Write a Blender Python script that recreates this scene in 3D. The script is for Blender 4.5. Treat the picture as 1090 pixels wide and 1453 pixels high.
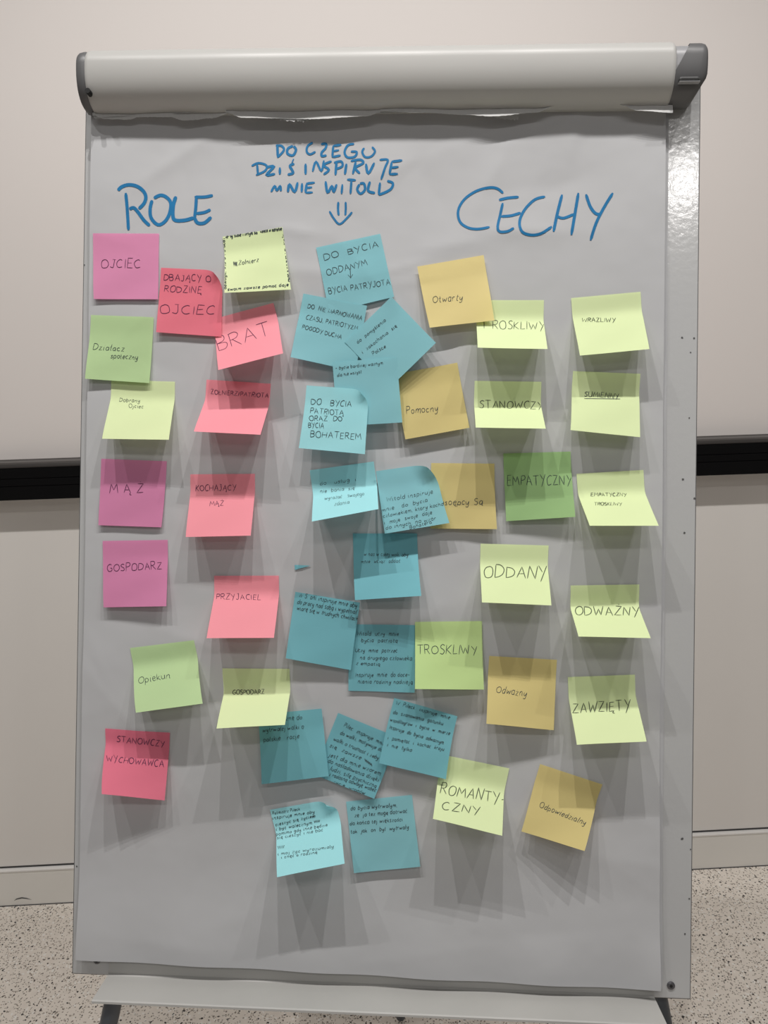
import bpy, math, random
from mathutils import Vector, Matrix
from mathutils.bvhtree import BVHTree

for o in list(bpy.data.objects):
    bpy.data.objects.remove(o)
SC = bpy.context.scene
COL = SC.collection
RND = random.Random(7)

# ------------------------------------------------------------------ camera
F, CX, CY = 1091.0, 545.0, 726.5
EYE = Vector((0, 0, 1.55))
PITCH, ROLL = math.radians(14), math.radians(-1.62529)
cp, sp, cr, sr = math.cos(PITCH), math.sin(PITCH), math.cos(ROLL), math.sin(ROLL)
CAMR = Matrix(((1, 0, 0), (0, sp, -cp), (0, cp, sp))) @ Matrix(((cr, -sr, 0), (sr, cr, 0), (0, 0, 1)))
cam_data = bpy.data.cameras.new('camera')
cam = bpy.data.objects.new('camera', cam_data)
COL.objects.link(cam)
cam.matrix_world = Matrix.Translation(EYE) @ CAMR.to_4x4()
cam_data.sensor_fit = 'VERTICAL'
cam_data.sensor_height = 36.0
cam_data.lens = 36.0 * F / 1453.0
cam_data.clip_start = 0.02
SC.camera = cam

# ------------------------------------------------------------------ world, lamps, exposure
AMBIENT = 0.065
ROW1 = 35.0         # downlights close above the flipchart
ROW2 = 17.0
ROW3_FILL = 34.0         # added fill lamps, brighten the lower sheet from the front
#        # the fill lamps hang unseen, further into the room
w = bpy.data.worlds.new('room_ambience')
SC.world = w
w.use_nodes = True
w.node_tree.nodes['Background'].inputs[0].default_value = (1.0, 0.97, 0.95, 1)
w.node_tree.nodes['Background'].inputs[1].default_value = AMBIENT
SC.view_settings.view_transform = 'Standard'
SC.view_settings.look = 'None'
SC.view_settings.exposure = 0.0
SC.view_settings.gamma = 1.0
SC.view_settings.use_curve_mapping = False

def down_spot(x, y, z, power, radius, colour=(1, 0.97, 0.945), size=150):
    d = bpy.data.lights.new('downlight_or_fill', 'SPOT')
    d.energy = power
    d.shadow_soft_size = radius
    d.spot_size = math.radians(size)
    d.spot_blend = 0.6
    d.color = colour
    o = bpy.data.objects.new('downlight_or_fill', d)
    o.location = (x, y, z)
    COL.objects.link(o)
    return o
for x, k in ((-1.00, 0.65), (-0.48, 1.25), (0.03, 1.25), (0.54, 1.25), (1.05, 0.65)):
    down_spot(x, 0.33, 3.36, ROW1 * k, 0.010)
for x in (-0.92, 0.10, 1.12):
    down_spot(x, -1.31, 3.36, ROW2, 0.07)

for x in (-1.2, 0.9):  # unseen fill pair, added to light the lower board frontally
    down_spot(x, -2.95, 3.36, ROW3_FILL, 0.07)

# ------------------------------------------------------------------ board frame
OB = Vector((-0.02462387, 0.71446421, 0.81965577))
BX = Vector((0.99808834, -0.05452, -0.02910716)).normalized()
BN = Vector((-0.04557178, -0.96735924, 0.24927759)).normalized()
BZ = BN.cross(BX).normalized()
MB4 = Matrix(((BX.x, -BN.x, BZ.x, OB.x), (BX.y, -BN.y, BZ.y, OB.y), (BX.z, -BN.z, BZ.z, OB.z), (0, 0, 0, 1)))
MBI = MB4.inverted()

def ray(px, py):
    return (CAMR @ Vector(((px - CX) / F, -(py - CY) / F, -1))).normalized()
def hit(px, py, out=0.0):
    """photo pixel -> (u, v) on the plane `out` metres in front of the board"""
    d = ray(px, py)
    P = OB + BN * out
    s = (P - EYE).dot(BN) / d.dot(BN)
    L = MBI @ (EYE + d * s)
    return L.x, L.z

# ------------------------------------------------------------------ materials
def mat(name, rgb, rough=0.6, spec=0.5, metal=0.0, bump=None, var=None, transl=0.0):
    m = bpy.data.materials.new(name)
    m.use_nodes = True
    nt = m.node_tree; N = nt.nodes; Lk = nt.links
    b = N['Principled BSDF']
    b.inputs['Base Color'].default_value = (*rgb, 1)
    b.inputs['Roughness'].default_value = rough
    b.inputs['Specular IOR Level'].default_value = spec
    b.inputs['Metallic'].default_value = metal
    tc = N.new('ShaderNodeTexCoord')
    if var:
        sc, amt = var
        nz = N.new('ShaderNodeTexNoise'); nz.inputs['Scale'].default_value = sc; nz.inputs['Detail'].default_value = 4
        mx = N.new('ShaderNodeMix'); mx.data_type = 'RGBA'
        mx.inputs['A'].default_value = (*[c * (1 - amt) for c in rgb], 1)
        mx.inputs['B'].default_value = (*[min(1, c * (1 + amt)) for c in rgb], 1)
        Lk.new(tc.outputs['Object'], nz.inputs['Vector']); Lk.new(nz.outputs['Fac'], mx.inputs['Factor'])
        Lk.new(mx.outputs['Result'], b.inputs['Base Color'])
    if bump:
        sc, st, dist = bump
        nz = N.new('ShaderNodeTexNoise'); nz.inputs['Scale'].default_value = sc; nz.inputs['Detail'].default_value = 3
        bp = N.new('ShaderNodeBump'); bp.inputs['Strength'].default_value = st; bp.inputs['Distance'].default_value = dist
        Lk.new(tc.outputs['Object'], nz.inputs['Vector']); Lk.new(nz.outputs['Fac'], bp.inputs['Height'])
        Lk.new(bp.outputs['Normal'], b.inputs['Normal'])
    if transl:
        t = N.new('ShaderNodeBsdfTranslucent'); t.inputs['Color'].default_value = (*rgb, 1)
        ms = N.new('ShaderNodeMixShader'); ms.inputs[0].default_value = transl
        Lk.new(b.outputs[0], ms.inputs[1]); Lk.new(t.outputs[0], ms.inputs[2])
        Lk.new(ms.outputs[0], N['Material Output'].inputs['Surface'])
    return m

M = {
    'sheet': mat('flipchart_paper', (0.515, 0.52, 0.53), 0.75, 0.25, bump=(8, 0.6, 0.006)),
    'torn': mat('torn_paper', (0.62, 0.62, 0.61), 0.8, 0.2, bump=(40, 0.3, 0.002), transl=0.12),
    'enamel': mat('board_enamel', (0.52, 0.525, 0.525), 0.15, 0.6, bump=(150, 0.16, 0.001)),
    'edge': mat('board_edge', (0.10, 0.10, 0.10), 0.5),
    'bar': mat('bar_plastic', (0.50, 0.495, 0.475), 0.36, 0.4, bump=(14, 0.15, 0.002)),
    'cap': mat('cap_grey_plastic', (0.12, 0.12, 0.122), 0.4, 0.5),
    'slot': mat('slot_dark', (0.05, 0.05, 0.05), 0.6),
    'rim': mat('slot_rim', (0.32, 0.32, 0.33), 0.3, 0.6),
    'tray': mat('tray_metal', (0.47, 0.465, 0.445), 0.45, 0.4, var=(9, 0.12)),
    'leg': mat('leg_tube', (0.075, 0.085, 0.10), 0.4, 0.5),
    'screw': mat('screw_steel', (0.13, 0.13, 0.14), 0.35, 0.5, metal=0.6),
    'hole': mat('screw_socket', (0.01, 0.01, 0.01), 0.8),
    'mark': mat('scuff_mark', (0.10, 0.10, 0.10), 0.8),
    'blue_ink': mat('blue_marker', (0.005, 0.17, 0.39), 0.6, 0.3, var=(60, 0.25)),
    'pen_black': mat('black_pen', (0.05, 0.065, 0.07), 0.7, 0.2),
    'pencil': mat('grey_pencil', (0.09, 0.11, 0.07), 0.7, 0.2),
    'pen_purple': mat('dark_violet_pen', (0.09, 0.025, 0.07), 0.7, 0.2),
    'whiteboard': mat('wall_board_white', (0.84, 0.79, 0.755), 0.45, 0.4, var=(1.5, 0.02)),
    'wall': mat('wall_paint', (0.85, 0.82, 0.78), 0.6, 0.3, var=(2, 0.03)),
    'skirting': mat('skirting_paint', (0.86, 0.84, 0.79), 0.5, 0.4, var=(6, 0.04)),
    'skirt_edge': mat('skirting_lip', (0.85, 0.83, 0.80), 0.4, 0.4),
    'rail': mat('rail_black', (0.003, 0.003, 0.0035), 0.5, 0.15),
    'rail_lip': mat('rail_lip_grey', (0.05, 0.045, 0.042), 0.35, 0.5),
}
NOTE = {
    'rose': (0.84, 0.33, 0.54), 'coral': (0.92, 0.23, 0.30), 'pink': (1.0, 0.36, 0.42),
    'magenta': (0.78, 0.29, 0.50), 'raspberry': (0.84, 0.21, 0.30),
    'lime': (0.81, 0.93, 0.53), 'green': (0.56, 0.76, 0.40), 'leaf': (0.38, 0.60, 0.27), 'spring': (0.63, 0.83, 0.36),
    'teal': (0.21, 0.53, 0.60), 'aqua': (0.29, 0.62, 0.68), 'sky': (0.41, 0.82, 0.87),
    'yellow': (0.88, 0.74, 0.34), 'ochre': (0.74, 0.62, 0.27),
}
for k, c in NOTE.items():
    M[k] = mat('note_' + k, c, 0.85, 0.2, bump=(18, 0.3, 0.003), var=(12, 0.03), transl=0.18)

# floor: cast terrazzo with dark and pale chips
def floor_mat():
    m = bpy.data.materials.new('speckled_terrazzo'); m.use_nodes = True
    nt = m.node_tree; N = nt.nodes; Lk = nt.links; b = N['Principled BSDF']
    tc = N.new('ShaderNodeTexCoord')
    cur = None
    nz = N.new('ShaderNodeTexNoise'); nz.inputs['Scale'].default_value = 55; nz.inputs['Detail'].default_value = 5
    Lk.new(tc.outputs['Object'], nz.inputs['Vector'])
    mx = N.new('ShaderNodeMix'); mx.data_type = 'RGBA'
    mx.inputs['A'].default_value = (0.82, 0.74, 0.66, 1); mx.inputs['B'].default_value = (1.0, 0.93, 0.84, 1)
    Lk.new(nz.outputs['Fac'], mx.inputs['Factor']); cur = mx.outputs['Result']
    for sc, thr, colr, keep, seed in ((140, 0.26, (0.30, 0.26, 0.22), 0.72, 0), (100, 0.28, (1.0, 0.96, 0.90), 0.80, 3), (210, 0.3, (0.38, 0.33, 0.28), 0.7, 7), (85, 0.20, (0.06, 0.055, 0.05), 0.82, 11)):
        mp = N.new('ShaderNodeMapping'); mp.inputs['Location'].default_value = (seed, seed * 2, 0); mp.inputs['Scale'].default_value = (1, 1.0, 1)
        Lk.new(tc.outputs['Object'], mp.inputs['Vector'])
        n2 = N.new('ShaderNodeTexNoise'); n2.inputs['Scale'].default_value = 70
        Lk.new(mp.outputs[0], n2.inputs['Vector'])
        ad = N.new('ShaderNodeVectorMath'); ad.operation = 'MULTIPLY_ADD'; ad.inputs[1].default_value = (0.012, 0.012, 0.012)
        Lk.new(n2.outputs['Color'], ad.inputs[0]); Lk.new(mp.outputs[0], ad.inputs[2])
        v = N.new('ShaderNodeTexVoronoi'); v.inputs['Scale'].default_value = sc; v.voronoi_dimensions = '2D'
        Lk.new(ad.outputs[0], v.inputs['Vector'])
        lt = N.new('ShaderNodeMath'); lt.operation = 'LESS_THAN'; lt.inputs[1].default_value = thr
        Lk.new(v.outputs['Distance'], lt.inputs[0])
        sx = N.new('ShaderNodeSeparateColor'); Lk.new(v.outputs['Color'], sx.inputs[0])
        gt = N.new('ShaderNodeMath'); gt.operation = 'GREATER_THAN'; gt.inputs[1].default_value = keep
        Lk.new(sx.outputs[0], gt.inputs[0])
        mu = N.new('ShaderNodeMath'); mu.operation = 'MULTIPLY'; Lk.new(lt.outputs[0], mu.inputs[0]); Lk.new(gt.outputs[0], mu.inputs[1])
        m2 = N.new('ShaderNodeMix'); m2.data_type = 'RGBA'; m2.inputs['B'].default_value = (*colr, 1)
        Lk.new(mu.outputs[0], m2.inputs['Factor']); Lk.new(cur, m2.inputs['A']); cur = m2.outputs['Result']
    Lk.new(cur, b.inputs['Base Color'])
    b.inputs['Roughness'].default_value = 0.45
    b.inputs['Specular IOR Level'].default_value = 0.3
    return m
M['floor'] = floor_mat()

# ------------------------------------------------------------------ mesh helpers
class MBld:
    def __init__(s): s.v = []; s.f = []
    def quad(s, a, b, c, d):
        n = len(s.v); s.v += [a, b, c, d]; s.f.append((n, n + 1, n + 2, n + 3))
    def box(s, x0, x1, y0, y1, z0, z1):
        n = len(s.v)
        s.v += [(x, y, z) for x in (x0, x1) for y in (y0, y1) for z in (z0, z1)]
        for f in ((0, 1, 3, 2), (4, 6, 7, 5), (0, 4, 5, 1), (2, 3, 7, 6), (0, 2, 6, 4), (1, 5, 7, 3)):
            s.f.append(tuple(n + i for i in f))
    def prism(s, prof, x0, x1, inset=0.0, centre=None):
        """profile [(y, z)] swept along x with optional rounded ends"""
        n0 = len(s.v); k = len(prof)
        c = centre or (sum(p[0] for p in prof) / k, sum(p[1] for p in prof) / k)
        if inset:
            st = [(x0, 0.90), (x0 + inset * 0.3, 0.965), (x0 + inset, 1.0), (x1 - inset, 1.0), (x1 - inset * 0.3, 0.965), (x1, 0.90)]
        else:
            st = [(x0, 1.0), (x1, 1.0)]
        for x, sc in st:
            s.v += [(x, c[0] + (y - c[0]) * sc, c[1] + (z - c[1]) * sc) for y, z in prof]
        for i in range(len(st) - 1):
            for j in range(k):
                a = n0 + i * k + j; b = n0 + i * k + (j + 1) % k
                s.f.append((a, b, b + k, a + k))
        s.f.append(tuple(n0 + j for j in range(k))[::-1])
        s.f.append(tuple(n0 + (len(st) - 1) * k + j for j in range(k)))
    def tube(s, pts, r, seg=16):
        n0 = len(s.v)
        for i, p in enumerate(pts):
            p = Vector(p)
            d = (Vector(pts[min(i + 1, len(pts) - 1)]) - Vector(pts[max(i - 1, 0)])).normalized()
            a = d.cross(Vector((0, 1, 0.01))).normalized(); b = d.cross(a)
            rr = r[i] if isinstance(r, (list, tuple)) else r
            for j in range(seg):
                t = 2 * math.pi * j / seg
                s.v.append(tuple(p + a * rr * math.cos(t) + b * rr * math.sin(t)))
        for i in range(len(pts) - 1):
            for j in range(seg):
                a = n0 + i * seg + j; b = n0 + i * seg + (j + 1) % seg
                s.f.append((a, b, b + seg, a + seg))
        s.f.append(tuple(n0 + j for j in range(seg))[::-1]); s.f.append(tuple(n0 + (len(pts) - 1) * seg + j for j in range(seg)))
    def build(s, name, material, parent=None, smooth=False, bevel=0.0, solid=0.0, mw=None):
        me = bpy.data.meshes.new(name)
        me.from_pydata([tuple(p) for p in s.v], [], s.f)
        me.validate(); me.update()
        me.materials.append(material)
        o = bpy.data.objects.new(name, me); COL.objects.link(o)
        if parent: o.parent = parent
        elif mw is not None: o.matrix_world = mw
        if smooth:
            me.shade_smooth()
        if bevel:
            b = o.modifiers.new('bevel', 'BEVEL'); b.width = bevel; b.segments = 2; b.limit_method = 'ANGLE'
        if solid:
            b = o.modifiers.new('thickness', 'SOLIDIFY'); b.thickness = solid; b.offset = 0
        return o
def sharp(o, ang=35):
    o.data.set_sharp_from_angle(angle=math.radians(ang))
def empty(name, label, cat, mw, group=None):
    o = bpy.data.objects.new(name, None); COL.objects.link(o); o.empty_display_size = 0.05
    o.matrix_world = mw; o['label'] = label; o['category'] = cat
    if group: o['group'] = group
    return o
def tag(o, label, cat, group=None):
    o['label'] = label; o['category'] = cat
    if group: o['group'] = group
    return o

# ------------------------------------------------------------------ room
WYAW = math.radians(2.00142)
WM = Matrix.Translation((0, 1.8646, 0)) @ Matrix.Rotation(WYAW, 4, 'Z')     # wall frame: x along the wall, -y into the room
b = MBld(); b.box(-4, 4, -4.2, 0.3, -0.1, 0.0)
o = b.build('floor', M['floor'], mw=WM); o['kind'] = 'structure'
b = MBld(); b.box(-4, 4, 0.0, 0.15, 0, 3.5)
o = b.build('wall_back', M['wall'], mw=WM); o['kind'] = 'structure'
bb = MBld()
bb.box(-4, 4, -0.012, 0.0, 0.0, 0.110)
o = bb.build('baseboard_back', M['skirting'], mw=WM, bevel=0.0015); o['kind'] = 'structure'
lip = MBld(); lip.box(-4, 4, -0.0145, 0.0, 0.110, 0.1135)
ob = lip.build('lip', M['skirt_edge'], o)
ob.matrix_parent_inverse = Matrix()
g = MBld(); g.box(-4, 4, -0.001, 0.0, 0.1135, 0.1185); g.build('shadow_gap', M['slot'], o)
g = MBld(); g.box(-4, 4, -0.0135, -0.0125, 0.0, 0.0022); g.build('floor_joint', M['slot'], o)
# dark crescent scuff on the skirting board
sc = MBld(); pts = [(-1.058, 0.0165), (-1.05, 0.0235), (-1.035, 0.027), (-1.022, 0.0235), (-1.008, 0.017), (-1.022, 0.0205), (-1.035, 0.023), (-1.05, 0.020)]
n = len(sc.v); sc.v += [(x + 0.0, -0.0126, z) for x, z in pts]; sc.f.append(tuple(range(len(pts)))[::-1])
sc.build('scuff', M['mark'], o)

wb = empty('whiteboard', 'wide white writing board fixed to the wall, with a black bottom rail', 'whiteboard', WM @ Matrix.Translation((0, 0, 1.25)))
b = MBld(); b.box(-2.3, 2.3, -0.014, 0.0, 0.0, 1.25); b.build('writing_surface', M['whiteboard'], wb, bevel=0.002)
b = MBld(); b.prism([(0.0, 0.0), (-0.052, 0.0), (-0.058, -0.003), (-0.060, -0.008), (-0.060, -0.012), (0.0, -0.012)], -2.3, 2.3)
b.build('rail_lip', M['rail_lip'], wb, bevel=0.001)
b = MBld()
b.prism([(0.0, -0.0125), (-0.062, -0.0125), (-0.062, -0.036), (-0.060, -0.037), (-0.062, -0.038), (-0.062, -0.054), (-0.060, -0.055), (-0.062, -0.056), (-0.062, -0.088), (0.0, -0.088)], -2.3, 2.3)
b.build('bottom_rail', M['rail'], wb)

# ------------------------------------------------------------------ flipchart easel (board frame: x right, -y out of the board, z up)
ez = empty('flipchart_easel', 'white flipchart easel with grey end caps standing in front of the wall', 'flipchart', MB4.copy())
b = MBld(); b.box(-0.3500, 0.3500, 0.0, 0.012, 0.0, 1.060); b.build('board', M['enamel'], ez, bevel=0.0008)
b = MBld(); b.box(-0.3507, 0.3507, 0.0008, 0.0125, -0.0007, 1.0605); b.build('board_frame', M['edge'], ez)
for nm, cx_, cz in (('screw', hit(952, 1398)[0], hit(952, 1398)[1]), ('screw', hit(138, 1362)[0], hit(138, 1362)[1])):
    b = MBld(); b.tube([(cx_, 0.0, cz), (cx_, -0.0012, cz), (cx_, -0.0018, cz)], [0.0044, 0.0044, 0.0032], 16)
    s = b.build(nm, M['screw'], ez)
    b = MBld(); b.tube([(cx_, -0.0017, cz), (cx_, -0.0020, cz)], [0.0018, 0.0018], 6); b.build('socket', M['hole'], s)
# small chips and scuffs on the board face
b = MBld()
for px, py, r in ((978, 593, 0.0011), (969, 680, 0.0015), (985.6, 707, 0.0014), (971, 756, 0.0014), (968, 1190, 0.0016), (980, 1205, 0.001), (978, 1275, 0.0012), (985, 480, 0.0013), (968, 479, 0.0014), (980, 500, 0.001), (109, 1229, 0.001), (120, 376, 0.001), (972, 1325, 0.0012)):
    u, v = hit(px, py); n = len(b.v)
    b.v += [(u + r * math.cos(t) * RND.uniform(.6, 1.2), -0.0004, v + r * math.sin(t) * RND.uniform(.6, 1)) for t in [i * math.pi / 4 for i in range(8)]]
    b.f.append(tuple(range(n, n + 8)))
o = b.build('scuffs', M['mark'], ez); o['kind'] = 'stuff'

# clamp bar: rounded hollow profile holding the pad
def barprof(sc=1.0, k=22):
    pr = []
    v0, v1 = BARV
    c = (v0 + v1) / 2; h = (v1 - v0) / 2; nose = c + h * 0.34 * sc
    for i in range(k + 1):
        t = -math.pi / 2 + math.pi * i / k
        s_, c_ = math.sin(t), math.cos(t)
        e1, e2 = (0.80, 0.86) if s_ < 0 else (0.80, 0.90)
        y = -(0.008 + 0.033 * abs(c_) ** e1 * sc)
        z = nose + h * sc * (1.34 if s_ < 0 else 0.66) * math.copysign(abs(s_) ** e2, s_)
        pr.append((y, z))
    pr.append((-0.0005 - (1 - sc) * 0.02, c + h * 0.86 * sc)); pr.append((-0.0005 - (1 - sc) * 0.02, c - h * 0.80 * sc))
    return pr
vt = hit(545, 68.5, 0.020)[1]; vb = hit(545, 149.5, 0.026)[1]
BARV = (vb, vt)
ul = hit(122, 110, 0.035)[0]; ur = hit(958, 105, 0.035)[0]
b = MBld(); b.prism(barprof(), ul, ur, inset=0.004)
o = b.build('clamp_bar', M['bar'], ez, smooth=True); sharp(o, 50)
# left cap
ull = hit(112.5, 110, 0.03)[0]
b = MBld(); b.prism(barprof(0.97), ull, ul + 0.0035, inset=0.006)
cap = b.build('end_cap', M['cap'], ez, smooth=True); sharp(cap, 50)
cap['label'] = 'narrow grey plastic left end cap'
u, v = hit(118.5, 121, 0.05)
b = MBld(); b.tube([(u, -0.030, v), (u, -0.0399, v)], [0.0030, 0.0030], 14); b.build('screw_hole', M['hole'], cap)
# right cap: pale inner tube then a dark sleeve with a slanted mouth
urr = hit(1003, 105, 0.032)[0]
b = MBld(); b.prism(barprof(0.90), ur - 0.004, ur + 0.020, inset=0.0)
o = b.build('inner_tube', M['rim'], ez, smooth=True); sharp(o, 50)
pr = barprof(0.965); b = MBld(); n0 = 0; K = len(pr)
vmin = min(p[1] for p in pr); vmax = max(p[1] for p in pr)
def mouth(z):
    t = (z - vmin) / (vmax - vmin)
    return ur - 0.003 + 0.022 * max(0.0, (t - 0.35) / 0.65) ** 0.9
cols = []
for s_, sc in ((0.0, 1.0), (0.35, 1.0), (0.7, 1.0), (0.88, 0.97), (0.97, 0.90), (1.0, 0.80)):
    ring = []
    cz = (vmin + vmax) / 2
    for y, z in pr:
        x0 = mouth(z)
        taper = 0.010 * max(0.0, 0.30 - (z - vmin) / (vmax - vmin)) / 0.30
        x = x0 + (urr - taper - x0) * s_
        ring.append((x, -0.02 + (y + 0.02) * sc, cz + (z - cz) * sc))
    b.v += ring
for i in range(5):
    for j in range(K):
        a = i * K + j; c2 = i * K + (j + 1) % K
        b.f.append((a, c2, c2 + K, a + K))
b.f.append(tuple(5 * K + j for j in range(K)))
cap = b.build('end_cap', M['cap'], ez, smooth=True); sharp(cap, 50)
cap['label'] = 'wide grey plastic right end cap with a slot'
u0, va = hit(964, 115, 0.040); u1, vb2 = hit(994, 107, 0.040)
b = MBld(); b.box(u0, u1, -0.0404, -0.035, va, vb2); b.build('slot', M['slot'], cap, bevel=0.003)
b = MBld(); b.box(u0, u1, -0.0407, -0.035, va - 0.0009, va - 0.0001); b.build('slot_rim', M['rim'], cap, bevel=0.0005)

# tray: bent metal strip, flange against the board and a ledge towards the viewer
tl = hit(155, 1370)[0]; tr = hit(928, 1400)[0]
b = MBld()
b.prism([(-0.0002, 0.024), (-0.0018, 0.024), (-0.0018, 0.0035), (-0.004, 0.0018), (-0.046, 0.0005), (-0.0475, -0.0005), (-0.0475, -0.0028), (-0.0465, -0.0028), (-0.046, -0.0012), (-0.004, -0.0002), (-0.0002, 0.0018)], tl, tr)
b.build('pen_tray', M['tray'], ez)
# legs
def leg(px, py, dx, nm='leg'):
    u, v = hit(px, py, -0.035)
    P = MB4 @ Vector((u, 0.035, v))
    up = MB4 @ Vector((u - dx * 0.45, 0.026, v + 0.45))
    d = (P - up); foot = P + d * (P.z - 0.012) / -d.z
    pts = [MBI @ up, MBI @ P, MBI @ foot]
    b = MBld(); b.tube([tuple(p) for p in pts], 0.0105, 18)
    l = b.build(nm, M['leg'], ez, smooth=True); sharp(l, 50)
    b = MBld(); fp = foot; e = MBI @ (foot + d.normalized() * 0.011); s2 = MBI @ (foot - d.normalized() * 0.03)
    b.tube([tuple(s2), tuple(e)], [0.0135, 0.0145], 16); t = b.build('rubber_foot', M['slot'], l)
    return l
leg(160, 1425, -0.205); leg(936, 1425, 0.20)
rt = MBI @ (MB4 @ Vector((0, 0.03, 0.85))); rf = MBI @ Vector((OB.x + 0.03, 1.42, 0.012))
b = MBld(); b.tube([tuple(rt), tuple(rf)], 0.0105, 18); l = b.build('rear_leg', M['leg'], ez, smooth=True); sharp(l, 50)
b = MBld(); b.box(-0.06, 0.06, 0.012, 0.035, 0.82, 0.87); b.build('hinge_bracket', M['leg'], ez, bevel=0.002)
b = MBld(); b.box(-0.30, 0.30, 0.012, 0.030, 0.30, 0.335); b.build('cross_rail', M['leg'], ez, bevel=0.002)

# ------------------------------------------------------------------ paper pad
CREASE = []
for i in range(130):
    CREASE.append((RND.uniform(-0.33, 0.33), RND.uniform(0.03, 1.0), RND.uniform(0, math.pi), RND.uniform(0.012, 0.05), RND.uniform(0.03, 0.10), RND.uniform(-0.0019, 0.0021)))
# stronger crumples near the middle top of the sheet
for px, py in ((560, 385), (600, 400), (530, 400), (640, 350), (420, 330), (740, 330), (250, 230), (470, 390), (650, 480), (700, 250)):
    u, v = hit(px, py)
    CREASE.append((u, v, RND.uniform(0, math.pi), 0.012, RND.uniform(0.03, 0.06), RND.uniform(0.0012, 0.0026)))
def sm(x): x = max(0.0, min(1.0, x)); return x * x * (3 - 2 * x)
def relief(u, v):
    h = 0.0
    for cu, cv, a, wd, ln, am in CREASE:
        du, dv = u - cu, v - cv
        if abs(du) > 3 * ln or abs(dv) > 3 * ln: continue
        ca, sa = math.cos(a), math.sin(a)
        p = du * ca + dv * sa; q = -du * sa + dv * ca
        e = (p / ln) ** 2
        if e < 4 and abs(q) < 4 * wd:
            h += am * math.exp(-e) * math.exp(-abs(q) / wd)
    h += 0.0007 * math.sin(u * 11 + v * 5) + 0.0006 * math.sin(v * 17 - u * 6 + 1)
    return max(0.0028, 0.0055 + h) + 0.006 * sm((0.13 - v) / 0.11)
def sheet_uv(s, t, C):
    (a, b_, c, d) = C   # TL TR BR BL in board coordinates
    top = (a[0] + (b_[0] - a[0]) * s, a[1] + (b_[1] - a[1]) * s)
    bot = (d[0] + (c[0] - d[0]) * s, d[1] + (c[1] - d[1]) * s)
    return (top[0] + (bot[0] - top[0]) * t, top[1] + (bot[1] - top[1]) * t)
pad = empty('flipchart_pad', 'crumpled white paper pad clamped to the flipchart, headed in blue marker', 'paper pad', MB4.copy())
def make_sheet(corners, off, NX, NY, curl=0.0, name='sheet'):
    C = [hit(px, py, 0.005) for px, py in corners]
    b = MBld()
    for j in range(NY + 1):
        for i in range(NX + 1):
            u, v = sheet_uv(i / NX, j / NY, C)
            h = (relief(u, v) if off == 0 else 0.0024 + 0.004 * sm((0.13 - v) / 0.11)) + off
            if curl:
                k = sm((i / NX - 0.955) / 0.045) * sm((j / NY - 0.93) / 0.07)
                h += curl * k; v += 0.002 * k
            h += 0.0012 * math.sin(i * 0.21 + 1) * sm((j / NY - 0.93) / 0.07) * (off == 0)
            b.v.append((u, -h, v))
    for j in range(NY):
        for i in range(NX):
            a = j * (NX + 1) + i
            b.f.append((a, a + NX + 1, a + NX + 2, a + 1))
    return b.build(name, M['sheet'], pad, smooth=True, solid=0.0), b
sheet, sheet_b = make_sheet([(131, 146), (945, 140), (934, 1401), (111, 1357)], 0.0, 150, 210, 0.003)
make_sheet([(132, 146), (947.5, 140), (938, 1405), (113, 1358)], -0.0004, 10, 60)
make_sheet([(133, 146), (949.5, 140), (939.5, 1403), (116, 1356)], -0.0009, 10, 60)
make_sheet([(133, 146), (951, 140), (940.5, 1400), (118, 1354)], -0.0014, 10, 60)
# torn stubs of used sheets left under the clamp bar
def stub(x0, x1, prof, o0, o1, seed, fine=0.8):
    r = random.Random(seed); b = MBld(); n = max(8, int((x1 - x0) / 1.8)); R = 6
    for i in range(n + 1):
        x = x0 + (x1 - x0) * i / n
        for k in range(len(prof) - 1):
            if prof[k][0] <= x <= prof[k + 1][0]:
                t = (x - prof[k][0]) / (prof[k + 1][0] - prof[k][0]); t = sm(t)
                yb = prof[k][1] + (prof[k + 1][1] - prof[k][1]) * t; break
        yb += r.uniform(-fine, fine)
        for j in range(R + 1):
            t = j / R; out = o0 + (o1 - o0) * t ** 1.4 + 0.0012 * math.sin(x * 0.05 + seed) * t
            y = 140 - (x - 545) * 0.0105 + (yb - 140 + (x - 545) * 0.0105) * t
            u, v = hit(x, y, out); b.v.append((u, -out, v))
    for i in range(n):
        for j in range(R):
            a = i * (R + 1) + j; b.f.append((a, a + 1, a + R + 2, a + R + 1))
    return b.build('torn_strip', M['torn'], pad, smooth=True)
stub(133, 640, [(133, 168), (170, 165), (240, 161), (300, 158), (345, 160), (440, 163), (560, 160), (600, 158), (640, 152)], 0.010, 0.015, 1, 0.6)
stub(131, 330, [(131, 164), (150, 169), (185, 170), (195, 166), (240, 166), (262, 171), (300, 168), (330, 160)], 0.011, 0.016, 2, 0.5)
stub(320, 540, [(320, 160), (345, 167), (440, 169), (520, 165), (540, 160)], 0.012, 0.019, 3, 0.3)
stub(540, 800, [(540, 158), (600, 160), (660, 163), (700, 165), (760, 160), (790, 150), (800, 148)], 0.010, 0.0195, 4, 0.3)
stub(880, 955, [(880, 149), (905, 157), (955, 160)], 0.013, 0.021, 5, 0.2)
stub(340, 470, [(340, 160), (365, 165), (380, 168), (400, 170), (430, 172), (450, 168), (470, 158)], 0.010, 0.016, 6, 2.0)
stub(640, 750, [(640, 150), (665, 158), (690, 166), (720, 169), (735, 170), (738, 160), (750, 150)], 0.009, 0.014, 7, 1.6)

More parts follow.
